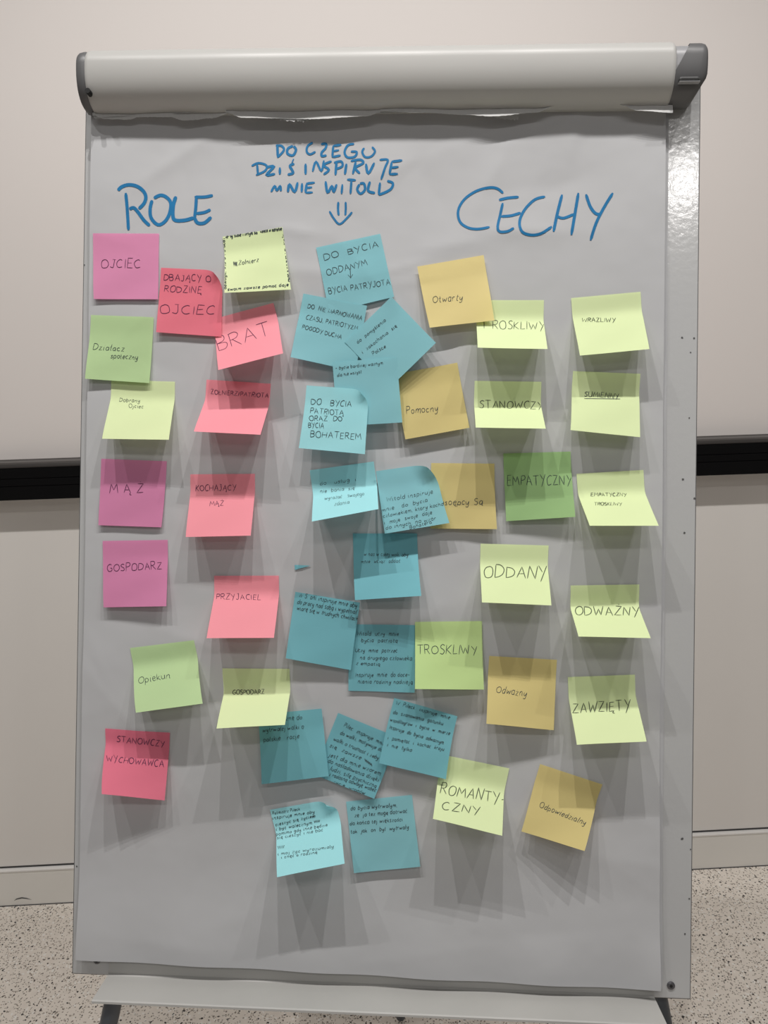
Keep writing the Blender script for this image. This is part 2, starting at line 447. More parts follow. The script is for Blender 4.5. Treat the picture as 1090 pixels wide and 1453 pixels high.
# ------------------------------------------------------------------ pen strokes
def catmull(P, n=4):
    if len(P) < 3: return P
    out = []
    for i in range(len(P) - 1):
        p0 = P[max(i - 1, 0)]; p1 = P[i]; p2 = P[i + 1]; p3 = P[min(i + 2, len(P) - 1)]
        for k in range(n):
            t = k / n
            out.append(tuple(0.5 * (2 * p1[a] + (p2[a] - p0[a]) * t + (2 * p0[a] - 5 * p1[a] + 4 * p2[a] - p3[a]) * t * t + (3 * p1[a] - p0[a] - 3 * p2[a] + p3[a]) * t ** 3) for a in (0, 1)))
    out.append(P[-1]); return out
class Ink:
    """ribbons laid on the surface of a sheet or note (board-frame mesh)"""
    def __init__(s, verts, faces, lift):
        s.t = BVHTree.FromPolygons([Vector(v) for v in verts], faces); s.m = MBld(); s.lift = lift
        s.e = MBI @ EYE; s.R = MBI.to_3x3()
    def pt(s, p):
        d = (s.R @ ray(*p)).normalized()
        loc, n, i, dist = s.t.ray_cast(s.e, d)
        if loc is None: return None
        if n.dot(d) > 0: n = -n
        return loc, n
    def stroke(s, P, wpx, smooth=True, taper=False):
        if smooth: P = catmull(P, 4)
        Q = [P[0]]
        for a, b_ in zip(P, P[1:]):
            L = math.dist(a, b_); k = max(1, int(L / 3))
            Q += [(a[0] + (b_[0] - a[0]) * i / k, a[1] + (b_[1] - a[1]) * i / k) for i in range(1, k + 1)]
        H = [s.pt(q) for q in Q]
        H2 = [h for h in H if h]
        if len(H2) < 2: return
        n0 = len(s.m.v); w_ = wpx / 1250.0 / 2
        N = len(H2)
        for i, (loc, nn) in enumerate(H2):
            d = H2[min(i + 1, N - 1)][0] - H2[max(i - 1, 0)][0]
            if d.length < 1e-7: d = Vector((1, 0, 0))
            side = nn.cross(d.normalized()).normalized()
            k = 1.0
            if i in (0, N - 1) : k = 0.55
            if taper and i > N * 0.6: k *= 1 - 0.6 * (i / N - 0.6) / 0.4
            c = loc + nn * s.lift
            s.m.v.append(tuple(c + side * w_ * k)); s.m.v.append(tuple(c - side * w_ * k))
        for i in range(N - 1):
            a = n0 + 2 * i; s.m.f.append((a, a + 1, a + 3, a + 2))
def frame(ox, oy, k):
    return lambda P: [(ox + x / k, oy + y / k) for x, y in P]

def S(txt):
    return [[tuple(float(c) for c in q.split(',')) for q in st.split()] for st in txt.split('|')]
TITLE = "225,65 228,140|216,70 250,72 264,98 225,142|322,74 336,95 318,128 286,118 288,88 318,72|436,52 406,72 400,105 420,122 452,106|485,62 515,60 512,85 490,110 490,132 518,128|558,72 606,65|558,70 552,140|555,104 592,97|552,139 602,128|682,60 645,68 625,108 642,140 685,136 697,108 662,106|742,84 730,108 748,138 784,134 806,104 788,78|105,180 110,245|72,192 112,174 160,188 152,220 98,246|158,200 206,194 160,245 212,238|240,200 240,242|326,178 300,190 312,214 318,234 286,243|322,150 312,172|393,178 393,242|435,225 455,165 487,222 502,158|548,163 500,186 532,214 500,242|577,165 571,246|562,172 604,164 612,192 575,210|636,178 627,242|692,165 674,240|662,162 718,154 736,174 690,202 716,236|752,178 766,236 802,172|833,155 882,155 866,200 842,272|905,166 968,158|906,166 892,240|898,203 946,196|892,241 942,238|188,346 210,310 222,338 242,310 246,342|288,348 297,300 328,346 346,288|372,294 370,348|396,296 448,290|400,296 392,350|396,322 432,318|392,351 436,348|512,282 524,350 550,310 560,346 578,300|612,300 607,358|640,272 692,276|666,276 660,358|714,300 700,330 720,356 746,332 740,296 716,296|776,284 765,338 806,352|836,290 828,362|878,280 912,294 896,332 828,364"
ARROW = "588,405 586,445 590,485|631,405 632,445 629,485|535,460 562,505 596,537 640,500 670,465"
ROLE = "173,205 185,330 197,525|106,184 140,152 200,135 270,148 325,190 346,240 330,295 285,342|205,345 240,332 275,365 330,440 380,487|400,268 383,340 392,420 450,478 510,450 550,380 560,290 520,240 470,225 415,250|605,235 582,310 578,400 600,440 680,440 760,418|765,240 850,240 922,226|780,245 775,330 765,420|764,418 790,462 850,462 908,412|782,382 850,372 902,348"
CECHY = "352,102 320,75 270,68 190,90 120,140 85,205 95,270 140,305 200,315 272,303|328,142 380,130 445,124|350,160 335,230 320,300 332,330 380,328 416,308|340,240 400,235 457,218|602,122 540,140 480,200 450,270 465,330 520,350 580,340 642,300|703,110 675,220 652,330|800,100 780,220 758,350|665,235 710,250 775,225|845,108 870,180 900,220 928,228|1005,100 950,190 905,280 872,382"
for nm, data, fr, wd, lab in (('title_lettering', TITLE, frame(340, 190, 4.192), 3.4, 'small blue three-line marker heading'),
                              ('arrow_mark', ARROW, frame(340, 190, 4.192), 3.3, 'blue double arrow pointing down'),
                              ('heading_lettering', ROLE, frame(150, 240, 6.056), 4.8, 'large blue word ROLE'),
                              ('heading_lettering', CECHY, frame(630, 250, 4.192), 4.0, 'large blue word CECHY')):
    ink = Ink(sheet_b.v, sheet_b.f, 0.00042)
    for st in S(data):
        P = fr(st)
        ink.stroke(P, wd * (1 + RND.uniform(-.1, .12)), len(P) > 2 and not (nm == 'title_lettering' and len(P) == 3 and False))
    o = ink.m.build(nm, M['blue_ink'], sheet); o['label'] = lab

# single-stroke alphabet on a grid: cap height 10, x height 6
G = {
 'A': (7, "0,0 3.5,10 7,0|1.4,3.6 5.8,3.6"), 'B': (6, "0,0 0,10|~0,10 4,9.6 5,7.6 3.5,5.6 0,5.2|~0,5.2 4.6,4.8 5.8,2.6 4,0.3 0,0"),
 'C': (6.5, "~6,8.8 4.5,10 2,9 0.3,6 0.5,2.5 2.5,0.2 6,1"), 'D': (7, "0,0 0,10|~0,10 4,9.5 6.6,6.5 6,2.5 3,0.3 0,0"),
 'E': (5.5, "5.2,10 0.5,10 0,0 5.2,0|0.2,5 4.4,5.2"), 'F': (5, "5,10 0,10 0,0|0,5.4 4,5.4"), 'G': (7, "~6,8.8 4,10 1,8 0,4.5 1.5,0.8 4.5,0.2 6.4,2 6.4,4.6 4,4.6"),
 'H': (7, "0.4,10 0,0|6.6,10 6.2,0|0,5 6.4,5.2"), 'I': (1.2, "0.6,10 0.4,0"), 'J': (5, "2,10 5,10|~4,10 3.8,3 2.6,0 0,1"),
 'K': (6, "0.4,10 0,0|5.6,10 0.4,4.8 6,0"), 'L': (5, "0.4,10 0,0 5,0.2"), 'M': (8.5, "0,0 1.2,10 4,3.4 7,10 8.5,0"), 'N': (7, "0,0 0.6,10 6,0 6.8,10"),
 'O': (7.5, "~4,10 1,8.6 0,5 1.2,1 4,0 6.6,1.6 7.4,5 6.2,8.8 3.6,10"), 'P': (5.6, "0,0 0.3,10|~0,9.8 4,10 5.4,8 4,5.4 0.3,4.8"),
 'R': (6, "0,0 0.3,10|~0,9.8 4,10 5.4,8 4,5.6 0.3,5|1.8,5.2 6,0"), 'S': (5.4, "~5.2,9 3,10 0.8,8.6 1,6.4 4.2,4.6 5,2.2 3.2,0 0,0.8"),
 'T': (7, "0,10 7,10.2|3.6,10 3.4,0"), 'U': (6.5, "~0,10 0,3 2,0 5,0.5 6.2,4 6.5,10"), 'W': (9.5, "0,10 2,0 4.8,7 7,0 9.5,10"), 'Y': (6.5, "0,10 3.4,5|6.5,10 2,-2"),
 'Z': (6.4, "0.4,10 6,10 0,0 6.4,0.2"), '2': (6, "~0.4,8 2,10 5,9.4 5,7 2,2.5 0,0|0,0 6,0.2"), 'V': (6.5, "0,10 3,0 6.5,10"),
 'a': (5, "~4.6,5.4 2,6 0.2,3.5 1,0.4 3.6,0.8 4.6,5|~4.6,6 4.5,1.2 5,0"), 'b': (5, "~0.4,10 0,0.5 2.6,0 4.6,2.4 4,5.4 1.6,5.6 0.2,3.6"),
 'c': (4.2, "~4,5.2 2,6 0.2,3.6 1,0.4 4,0.8"), 'd': (5, "~4.4,5 2,6 0.2,3.2 1.2,0.2 3.6,0.8 4.6,4|4.8,10.5 4.6,0"), 'e': (4.6, "~0.4,3 4.2,3.6 3.6,5.8 1.4,5.8 0.2,2.6 1.6,0 4.4,1"),
 'f': (3.6, "~4,9.5 2.4,10 1.8,7 1.6,-2|0.2,5.6 3.6,5.8"), 'g': (5, "~4.4,5.4 2,6 0.2,3.4 1.4,0.6 3.8,1 4.6,5.4|~4.6,6 4.5,-1.5 2.6,-3.6 0.4,-2.4"), 'h': (5, "0.4,10 0,0|~0.2,3.4 2.4,6 4,5 4.2,0"),
 'i': (1.8, "~0.6,6 0.5,1 1.6,0|0.9,8.4 1.1,8.9"), 'j': (2, "~1.2,6 1,-2 -1,-3.4|1.3,8.4 1.5,8.9"), 'k': (4.6, "0.4,10 0,0|~4,6 0.4,2.8 2.4,2 4.6,0"), 'l': (1.8, "~0.8,10 0.4,1.5 1.8,0"),
 'm': (7.4, "0.2,6 0,0|~0.1,3.4 1.8,6 3.2,5 3.3,0|~3.4,3.4 5.2,6 6.6,5 6.8,0.4 7.4,0"), 'n': (5, "0.2,6 0,0|~0.2,3.4 2.2,6 3.8,5 4.1,0.6 5,0"), 'o': (4.8, "~2.4,6 0.4,4.6 0.4,1.4 2.4,0 4.4,1.6 4.4,4.6 2.2,6"),
 'p': (5, "0.4,6 0,-3.4|~0.2,4.6 2.4,6 4.6,4 3.8,0.8 1.6,0.2 0.2,1.6"), 'r': (3.6, "0.2,6 0.2,0|~0.2,3.2 1.6,5.8 3.6,5.6"), 's': (4, "~3.8,5.4 2,6 0.6,4.6 3.2,2.4 3,0.4 0,0.4"),
 't': (3.6, "~1.8,9 1.4,1.4 3.4,0.2|0,6.2 3.6,6.4"), 'u': (5, "~0.2,6 0.2,1.4 2,0 4,1.6 4.4,6|~4.4,6 4.4,1 5,0"), 'w': (7, "~0.2,6 1.2,0.4 3.4,4.6 4.8,0.4 6.8,6"), 'y': (5, "~0.2,6 0.6,1.8 2.6,1.4 4.4,6|~4.4,6 3.6,-2 1.6,-3.6 0,-2.6"),
 'z': (4.6, "0.4,6 4.4,6 0.2,0.1 4.6,0"), ',': (1.4, "0.8,0.6 0,-1.6"), '.': (1.2, "0.4,0 0.8,0.5"), '-': (4.5, "~0.3,3.6 2.4,4 4.2,3.2"), '/': (3, "0,-1 3,10"), ':': (1.2, "0.4,1 0.7,1.4|0.4,4.6 0.7,5"),
}
ACC = {'Ą': ('A', "~6.6,0 5.6,-1.8 7.4,-2.4"), 'Ę': ('E', "~4.6,0 3.8,-1.8 5.6,-2.4"), 'Ż': ('Z', "3,11.8 3.4,12.4"), 'Ź': ('Z', "3,11.6 4.2,13"), 'Ł': ('L', "-1,4 2.6,6.4"), 'Ś': ('S', "3,11.6 4.2,13"),
       'ą': ('a', "~4.8,0 4,-1.6 5.6,-2"), 'ę': ('e', "~4,0.4 3.4,-1.6 5,-2"), 'ś': ('s', "2,7.6 3,9"), 'ż': ('z', "2.2,8 2.5,8.5"), 'ł': ('l', "-0.4,5 1.8,6.6"), 'ć': ('c', "2.2,7.6 3.2,9"), 'ó': ('o', "2.4,7.6 3.4,9"), 'ń': ('n', "2.2,7.6 3.2,9")}
for k, (bs, ex) in ACC.items():
    G[k] = (G[bs][0], G[bs][1] + '|' + ex)
def write(ink, text, x0, y0, x1, y1, h, wd, slant=0.0, rnd=RND):
    adv = 0; gl = []
    for ch in text:
        if ch == ' ': adv += 4.5; continue
        w_, st = G[ch]; gl.append((adv, w_, st)); adv += w_ + 1.9
    adv -= 1.9
    L = math.dist((x0, y0), (x1, y1)); ex = ((x1 - x0) / L, (y1 - y0) / L); ey = (ex[1], -ex[0])
    kx = L / adv; ky = h / 10.0
    for a, w_, st in gl:
        jy = rnd.uniform(-.35, .35); js = rnd.uniform(.88, 1.12); jr = rnd.uniform(-.10, .10)
        for part in st.split('|'):
            smooth = part[0] == '~'; part = part.lstrip('~')
            P = []
            for q in part.split():
                gx, gy = (float(c) for c in q.split(','))
                gx += rnd.uniform(-.28, .28); gy = gy * js + jy + rnd.uniform(-.3, .3)
                X = (a + gx) * kx + gy * ky * (slant + jr); Y = gy * ky
                P.append((x0 + ex[0] * X + ey[0] * Y, y0 + ex[1] * X + ey[1] * Y))
            if smooth: P = catmull(P, 3)
            ink.stroke(P, wd, False)

# ------------------------------------------------------------------ sticky notes
SIDE, STRIP = 0.0765, 0.017
def lift_for(top, px, other, base):
    """height above the sheet at which a bottom corner seen at px lies a note's length from the top corner"""
    e = 0.003
    while e < 0.052:
        u, v = hit(px[0], px[1], base + e)
        if math.hypot(math.hypot(u - top[0], v - top[1]), e) >= SIDE * 0.985: break
        e += 0.0005
    return e
def make_note(colour, C, layer=0.0, lift=None, peel=None, bow=0.0):
    TL, TR, BR, BL = C
    base = 0.0011 + layer
    bt = 0.0055 + base
    a = hit(*TL, bt); b_ = hit(*TR, bt)
    NX, NY = 20, 24
    # strip end points, square to the top edge
    du, dv = b_[0] - a[0], b_[1] - a[1]; L = math.hypot(du, dv); dn = (dv / L, -du / L)
    if lift is None:
        l1 = lift_for(a, BL, TR, bt); l2 = lift_for(b_, BR, TL, bt)
        m_ = (l1 + l2) / 2; l1 = m_ + (l1 - m_) * 0.5; l2 = m_ + (l2 - m_) * 0.5
    else: l1, l2 = lift
    d = hit(*BL, bt + l1); c = hit(*BR, bt + l2)
    verts = []
    # cumulative profile
    prof = []; n_ = 60; r_ = z_ = 0.0; acc = [(0.0, 0.0)]
    H = (l1 + l2) / 2; sth = min(0.93, H / (SIDE - STRIP - 0.005)); th = math.asin(sth)
    for i in range(n_):
        s = (i + .5) / n_ * SIDE
        ang = th * sm((s - STRIP * 0.72) / (STRIP * 0.9)) * (1 + bow * (s / SIDE - 0.6))
        r_ += math.cos(ang); z_ += math.sin(ang); acc.append((r_, z_))
    for j in range(NY + 1):
        f = j / NY * n_; i0 = min(int(f), n_ - 1); t = f - i0
        rr = (acc[i0][0] + (acc[i0 + 1][0] - acc[i0][0]) * t) / r_; zz = (acc[i0][1] + (acc[i0 + 1][1] - acc[i0][1]) * t) / z_
        for i in range(NX + 1):
            s = i / NX
            tu = a[0] + (b_[0] - a[0]) * s; tv = a[1] + (b_[1] - a[1]) * s
            # go square to the top edge on the strip, then head for the photographed bottom corners
            bu = d[0] + (c[0] - d[0]) * s; bv = d[1] + (c[1] - d[1]) * s
            hl = l1 + (l2 - l1) * s
            Lr = math.hypot(bu - tu, bv - tv)
            k = zz
            su = tu + dn[0] * Lr * rr; sv = tv + dn[1] * Lr * rr
            eu = tu + (bu - tu) * rr; ev = tv + (bv - tv) * rr
            wgt = min(1.0, 0.25 + 0.75 * rr)
            u = su + (eu - su) * wgt; v = sv + (ev - sv) * wgt
            out = base + hl * k + 0.0004 * math.sin(s * 5 + layer * 900 + j * 0.4) * rr
            edge = 1 - rr
            out += relief(u, v) * edge + 0.0055 * (1 - edge)
            if peel:
                pu, amt, rad = peel
                dd = math.hypot((1 - s) if pu == 'R' else s, rr)
                if dd < rad:
                    q = (rad - dd) / rad; out += amt * q ** 1.5; u += (-1 if pu == 'R' else 1) * 0.008 * q * q; v -= 0.006 * q * q
            verts.append((u, -out, v))
    faces = []
    for j in range(NY):
        for i in range(NX):
            q = j * (NX + 1) + i; faces.append((q, q + NX + 1, q + NX + 2, q + 1))
    return verts, faces, a, b_

def F_(n):   # frames of the enlarged views the measurements were read from
    return {3: (110, 320, 3.406), 4: (110, 530, 3.406), 5: (110, 750, 3.406), 6: (110, 980, 3.406), 7: (400, 320, 3.406), 8: (400, 530, 3.406), 9: (380, 750, 3.406),
            10: (360, 980, 3.406), 11: (660, 390, 3.633), 12: (660, 620, 3.633), 13: (660, 860, 3.633), 14: (580, 1060, 3.406), 20: (310, 320, 9.909), 22: (410, 410, 6.412),
            23: (430, 650, 4.955), 24: (400, 750, 5.19), 25: (360, 990, 5.45), 26: (530, 980, 8.385), 27: (380, 1120, 4.955)}[n]
NOTES = [
 # colour, corners TL TR BR BL (photo px), options, label, pen, width, frame, lines (text, x0,y0,x1,y1,h)
 ('rose', [(132.6, 331.7), (226, 331.7), (224.5, 424.8), (133, 424.2)], {}, 'rose pink sticky note reading OJCIEC alone, at the top left under ROLE', 'pen_purple', .85, 3, [('OJCIEC', 115, 205, 305, 205, 42)]),
 ('coral', [(228.9, 380.2), (317, 384), (314.5, 478), (221.6, 471.2)], dict(peel=('R', .007, .35)), 'coral sticky note reading DBAJĄCY O RODZINĘ OJCIEC, with a peeling top corner', 'pen_purple', .9, 3, [('DBAJĄCY O', 417, 264, 645, 272, 30), ('RODZINĘ', 420, 320, 600, 328, 30), ('OJCIEC', 400, 424, 665, 432, 42)]),
 ('lime', [(316, 336), (401, 323), (413, 411), (318.5, 415.4)], {}, 'pale green sticky note with a border of tiny black writing all round', 'pen_black', .95, 20, []),
 ('pink', [(299.4, 453.6), (388.3, 430.1), (401.8, 501.4), (309.7, 524.9)], dict(layer=.0012), 'bright pink tilted sticky note reading BRAT', 'pen_purple', .9, 3, [('BRAT', 685, 608, 935, 528, 68)]),
 ('green', [(129, 446.8), (218.6, 450.6), (212.2, 543.7), (120.6, 537.3)], {}, 'green sticky note with cursive Działacz społeczny, at the left edge of the sheet', 'pen_black', .95, 3, [('Działacz', 75, 600, 225, 608, 28), ('społeczny', 160, 640, 292, 648, 24)]),
 ('lime', [(158.4, 539), (248.6, 541.7), (239.8, 624), (144.9, 622.5)], dict(layer=-.0004), 'pale green sticky note just above the magenta MĄŻ note', 'pen_black', .75, 4, [('Dobrany', 202, 136, 302, 140, 18), ('Ojciec', 248, 166, 318, 168, 18)]),
 ('pink', [(293.5, 538.8), (384.5, 544.7), (369.8, 616.9), (275, 612.2)], {}, 'bright pink sticky note below BRAT, bottom half lifted into the light', 'pen_purple', .85, 4, [('ŻOŁNIERZ/PATRIOTA', 645, 98, 922, 118, 20)]),
 ('magenta', [(144, 651), (236.8, 654.5), (229.2, 748.2), (139.7, 745.2)], {}, 'magenta sticky note reading MĄŻ', 'pen_purple', .9, 4, [('M Ą Ż', 155, 578, 318, 574, 44)]),
 ('pink', [(270, 673), (361.9, 672.4), (356, 760), (263.6, 762)], {}, 'bright pink sticky note reading KOCHAJĄCY MĄŻ', 'pen_purple', .85, 4, [('KOCHAJĄCY', 572, 568, 765, 564, 28), ('MĄŻ', 640, 640, 706, 638, 24)]),
 ('magenta', [(145.2, 767.6), (238, 766.1), (236.2, 860.1), (147, 861.9)], {}, 'magenta sticky note reading GOSPODARZ', 'pen_purple', .9, 5, [('GOSPODARZ', 145, 208, 408, 196, 36)]),
 ('pink', [(303.8, 817), (396, 816.6), (388.9, 905), (293.2, 905.6)], {}, 'bright pink sticky note reading PRZYJACIEL', 'pen_purple', .85, 5, [('PRZYJACIEL', 672, 342, 886, 344, 26)]),
 ('green', [(184.9, 919.4), (275.9, 908), (287.9, 998.2), (192.8, 1011.4)], {}, 'green sticky note with cursive Opiekun, tilted at the lower left', 'pen_black', .95, 5, [('Opiekun', 296, 750, 448, 722, 32)]),
 ('raspberry', [(149.6, 1033.4), (241.2, 1039.6), (233.9, 1135.6), (144.4, 1126.8)], {}, 'raspberry sticky note reading STANOWCZY WYCHOWAWCA', 'pen_purple', .95, 6, [('STANOWCZY', 190, 246, 420, 272, 28), ('WYCHOWAWCA', 140, 340, 416, 370, 30)]),
 # blue column
 ('aqua', [(448.7, 351.7), (539.5, 331.2), (559.4, 421.3), (467, 443)], dict(lift=(.004, .003)), 'blue sticky note topmost of the blue column, with a small arrow between its lines', 'pen_black', .85, 7, [('DO  BYCIA', 207, 168, 468, 104, 28), ('ODDANYM', 220, 242, 415, 190, 28), ('BYCIA PATRYJOTA', 228, 330, 524, 286, 28)]),
 ('aqua', [(430.8, 416.9), (521, 434), (505, 527), (412.3, 506.7)], dict(layer=.0030, lift=(.010, .004)), 'blue sticky note whose last line reads POGODY DUCHA', 'pen_black', .8, 22, [('DO  NIE MARNOWANIA', 170, 172, 662, 286, 40), ('CZASU, PATRIOTYZM', 155, 274, 622, 374, 38), ('POGODY DUCHA', 120, 358, 476, 456, 36)]),
 ('aqua', [(489, 485), (555.6, 421.3), (618.7, 486.5), (552.7, 550.5)], dict(layer=.0062, lift=(.004, .006)), 'blue sticky note turned on its corner like a diamond', 'pen_black', .8, 22, [('do  pomyślenia', 628, 498, 884, 292, 30), ('i  zakochania  się', 672, 588, 984, 344, 30), ('Polsce', 768, 604, 884, 532, 32)]),
 ('aqua', [(471.9, 514.4), (563, 506.4), (571, 599.3), (479, 605)], dict(layer=.0105, lift=(.003, .004)), 'blue sticky note directly below the diamond-turned blue note', 'pen_black', .75, 22, [('- bycie bardziej ważnym', 424, 734, 856, 686, 30), ('dla nie wszyst', 442, 800, 662, 764, 30)]),
 ('sky', [(435.2, 547), (524, 553), (518, 644.5), (424, 635.7)], dict(layer=.0150, lift=(.008, .008), peel=('R', .006, .3)), 'blue sticky note with five printed lines ending BOHATEREM', 'pen_black', .85, 8, [('DO   BYCIA', 142, 148, 336, 162, 28), ('PATRIOTĄ', 138, 192, 298, 202, 24), ('ORAZ  DO', 134, 228, 292, 230, 22), ('BYCIA', 128, 260, 202, 264, 24), ('BOHATEREM', 138, 306, 384, 320, 28)]),
 ('sky', [(439.6, 667.4), (530.4, 654.8), (537.1, 722.3), (442.6, 740)], {}, 'palest bright blue sticky note, bottom lifted, beside the corner-curled blue note', 'pen_black', .7, 23, [('do   usług  i', 120, 192, 374, 160, 26), ('nie  bania  się', 122, 246, 362, 222, 26), ('wyrażać   swojego', 154, 296, 430, 262, 26), ('zdania', 222, 338, 326, 320, 26)]),
 ('aqua', [(533.6, 668.6), (617, 657), (637.8, 742), (546.2, 757.3)], dict(layer=.006, lift=(.014, .012), peel=('R', .013, .42)), 'blue sticky note with a curled top right corner overlapping an ochre note', 'pen_black', .75, 23, [('Witold inspiruje', 588, 306, 914, 248, 30), ('mnie   do  bycia', 556, 378, 876, 306, 26), ('człowiekiem, który kocha', 566, 420, 988, 332, 26), ('i  moje  swoje  daje', 572, 468, 908, 392, 26), ('do innych, na wzór', 584, 502, 936, 434, 26), ('Bohatera', 752, 500, 906, 458, 24)]),
 ('teal', [(501, 757), (592, 757), (598, 845.4), (503.9, 851.6)], {}, 'deep blue sticky note with two short lines, under the corner-curled note', 'pen_black', .75, 24, [('w nas w całej woli, aby', 604, 200, 930, 206, 28), ('mnie  wciąż  oddać', 584, 256, 872, 250, 28)]),
 ('teal', [(495, 885.6), (589, 886.5), (588.5, 982.8), (494.5, 980.2)], dict(lift=(.003, .003)), 'blue sticky note with seven cursive lines beside the green TROSKLIWY note', 'pen_black', .8, 24, [('Witold  uczy  mnie', 552, 786, 860, 788, 30), ('bycia  patriotą', 586, 834, 850, 838, 30), ('Uczy  mnie  patrzeć', 540, 908, 850, 912, 30), ('na drugiego człowieka', 576, 962, 958, 970, 30), ('z empatią', 546, 1002, 722, 1010, 26), ('Inspiruje  mnie  do doce-', 540, 1090, 940, 1090, 32), ('niania rodziny nadzieją', 560, 1138, 962, 1144, 30)]),
 ('teal', [(419.6, 839.5), (511, 855), (498, 951), (405.5, 934)], dict(layer=.004, lift=(.009, .005)), 'blue sticky note with three tight lines along its top and a blank lower half', 'pen_black', .8, 24, [('W S. dni inspiruje mnie aby', 124, 502, 552, 582, 34), ('do pracy nad sobą i wypełniał', 112, 552, 546, 630, 34), ('wiarę się w trudnych chwilach', 110, 598, 556, 680, 34)]),
 ('teal', [(366, 1014), (456.3, 1005.5), (466.3, 1101.6), (371.2, 1112.7)], dict(layer=.0038, lift=(.007, .007)), 'blue sticky note partly under the pale green GOSPODARZ note', 'pen_black', .85, 25, [('patriotyczne do', 70, 186, 374, 166, 36), ('wytrwałej walki o', 70, 268, 388, 238, 34), ('polskie   racje', 78, 342, 352, 312, 34)]),
 ('teal', [(479.8, 1011.7), (565.5, 1047), (531.2, 1133.3), (445, 1099)], dict(lift=(.003, .006)), 'blue sticky note rotated clockwise and densely filled, between two other blue notes', 'pen_black', .85, 25, [('Pilec.  inspiruje  mnie', 696, 222, 1006, 372, 32), ('do walki, motywuje do', 668, 282, 990, 416, 32), ('walki o trudność i żeby', 616, 328, 962, 480, 32), ('się  zawsze', 586, 378, 826, 478, 32), ('jest dla mnie wzorem', 580, 452, 978, 600, 32), ('do naśladowania dzięki', 574, 498, 962, 650, 32), ('ludzi, siłę psychiczną', 590, 558, 944, 696, 32), ('i radosną odwagę wobec', 584, 604, 942, 728, 32), ('życia  wrogów', 614, 664, 856, 752, 32)]),
 ('teal', [(559.6, 990.3), (649.2, 1016.7), (633, 1105.7), (538, 1082.8)], dict(layer=.0045, lift=(.008, .010)), 'blue sticky note with six lines, overlapping the ROMANTYCZNY note', 'pen_black', .9, 26, [('W  Pileck.  inspiruje  mnie', 262, 162, 902, 338, 46), ('do  szanowania  gatunku', 232, 272, 826, 410, 44), ('współlagrów  i  bycia  w  mierze', 196, 362, 906, 528, 44), ('Inspiruje  do  bycia  odważnym', 186, 450, 830, 640, 46), ('i  pamiętać  i  kochać  kraju', 168, 576, 836, 716, 44), ('i  nie  tylko', 160, 662, 452, 726, 44)]),
 ('sky', [(382.9, 1149.7), (475, 1133), (489.2, 1225.2), (393.2, 1244.8)], dict(peel=('R', .009, .30)), 'light blue sticky note at the bottom with a curled corner and a blacked-out word', 'pen_black', .85, 27, [('Rotmistrz Pileck', 34, 178, 226, 146, 20), ('inspiruje mnie aby', 34, 212, 330, 166, 22), ('cieszyć się życiem', 56, 258, 334, 194, 22), ('i być walecznym', 60, 290, 312, 244, 22), ('pomimo gdy inne będzie', 60, 328, 422, 258, 22), ('się cieszyć i nie bać', 66, 352, 388, 294, 22), ('i moj życ wyrozumiały', 72, 464, 464, 412, 22), ('i chęć o rodzinę', 96, 488, 348, 452, 20)]),
 ('aqua', [(491.2, 1137.7), (584.6, 1128.3), (596.6, 1229.6), (502.4, 1239)], dict(lift=(.006, .006)), 'blue sticky note with four lines at the bottom of the blue column', 'pen_black', .9, 27, [('do bycia wytrwałym,', 584, 146, 910, 122, 28), ('że  ja też mogę dotrwać', 612, 196, 980, 164, 28), ('do końca tej większości', 578, 252, 948, 222, 28), ('tak  jak  on  był  wytrwały', 584, 310, 992, 276, 28)]),
 # right side
 ('yellow', [(592.3, 378.7), (686.3, 362), (701.8, 454.5), (610, 465)], dict(layer=.0035, lift=(.009, .009)), 'yellow sticky note with cursive Otwarty', 'pen_black', .95, 7, [('Otwarty', 730, 374, 874, 362, 32)]),
 ('ochre', [(558, 531), (649, 514.4), (666.3, 607), (575.3, 623.4)], dict(lift=(.010, .008)), 'ochre yellow sticky note with cursive Pomocny', 'pen_black', .95, 8, [('Pomocny', 602, 196, 756, 182, 34)]),
 ('ochre', [(612, 657), (701.8, 657.7), (705.3, 750.8), (610.8, 750)], dict(lift=(.007, .009)), 'ochre sticky note half hidden behind the corner-curled blue note', 'pen_black', .95, 8, [('Dosoępcy', 738, 634, 905, 634, 28), ('Są', 930, 634, 970, 632, 28)]),
 ('lime', [(676.5, 426), (772, 425.8), (777, 495.4), (677.9, 493.2)], dict(layer=-.0004), 'pale green sticky note reading TROSKLIWY, tucked under the Otwarty note', 'pencil', .8, 11, [('T ROSKLIWY', 84, 276, 410, 284, 40)]),
 ('lime', [(810.6, 423), (909, 414.2), (921.5, 495.4), (823, 504.5)], {}, 'pale green sticky note reading WRAŻLIWY, topmost at the right', 'pencil', .9, 11, [('WRAŻLIWY', 602, 242, 774, 244, 20)]),
 ('lime', [(673.8, 540), (768.7, 541.4), (774.5, 608.3), (675.1, 606.6)], {}, 'pale green sticky note reading STANOWCZY', 'pencil', .85, 11, [('STANOWCZY', 74, 686, 400, 692, 38)]),
 ('lime', [(813.6, 526.3), (909, 530.4), (908.3, 620.4), (809.7, 610.2)], dict(layer=-.0004), 'pale green sticky note reading SUMIENNY with the word underlined', 'pen_black', .95, 11, [('SUMIENNY', 614, 626, 792, 640, 26)]),
 ('leaf', [(714.5, 643.4), (810, 640.6), (816.4, 733.4), (718.4, 739.5)], {}, 'darkest green sticky note, reading EMPATYCZNY in large letters', 'pen_black', .9, 12, [('EMPATYCZNY', 218, 250, 548, 246, 50)]),
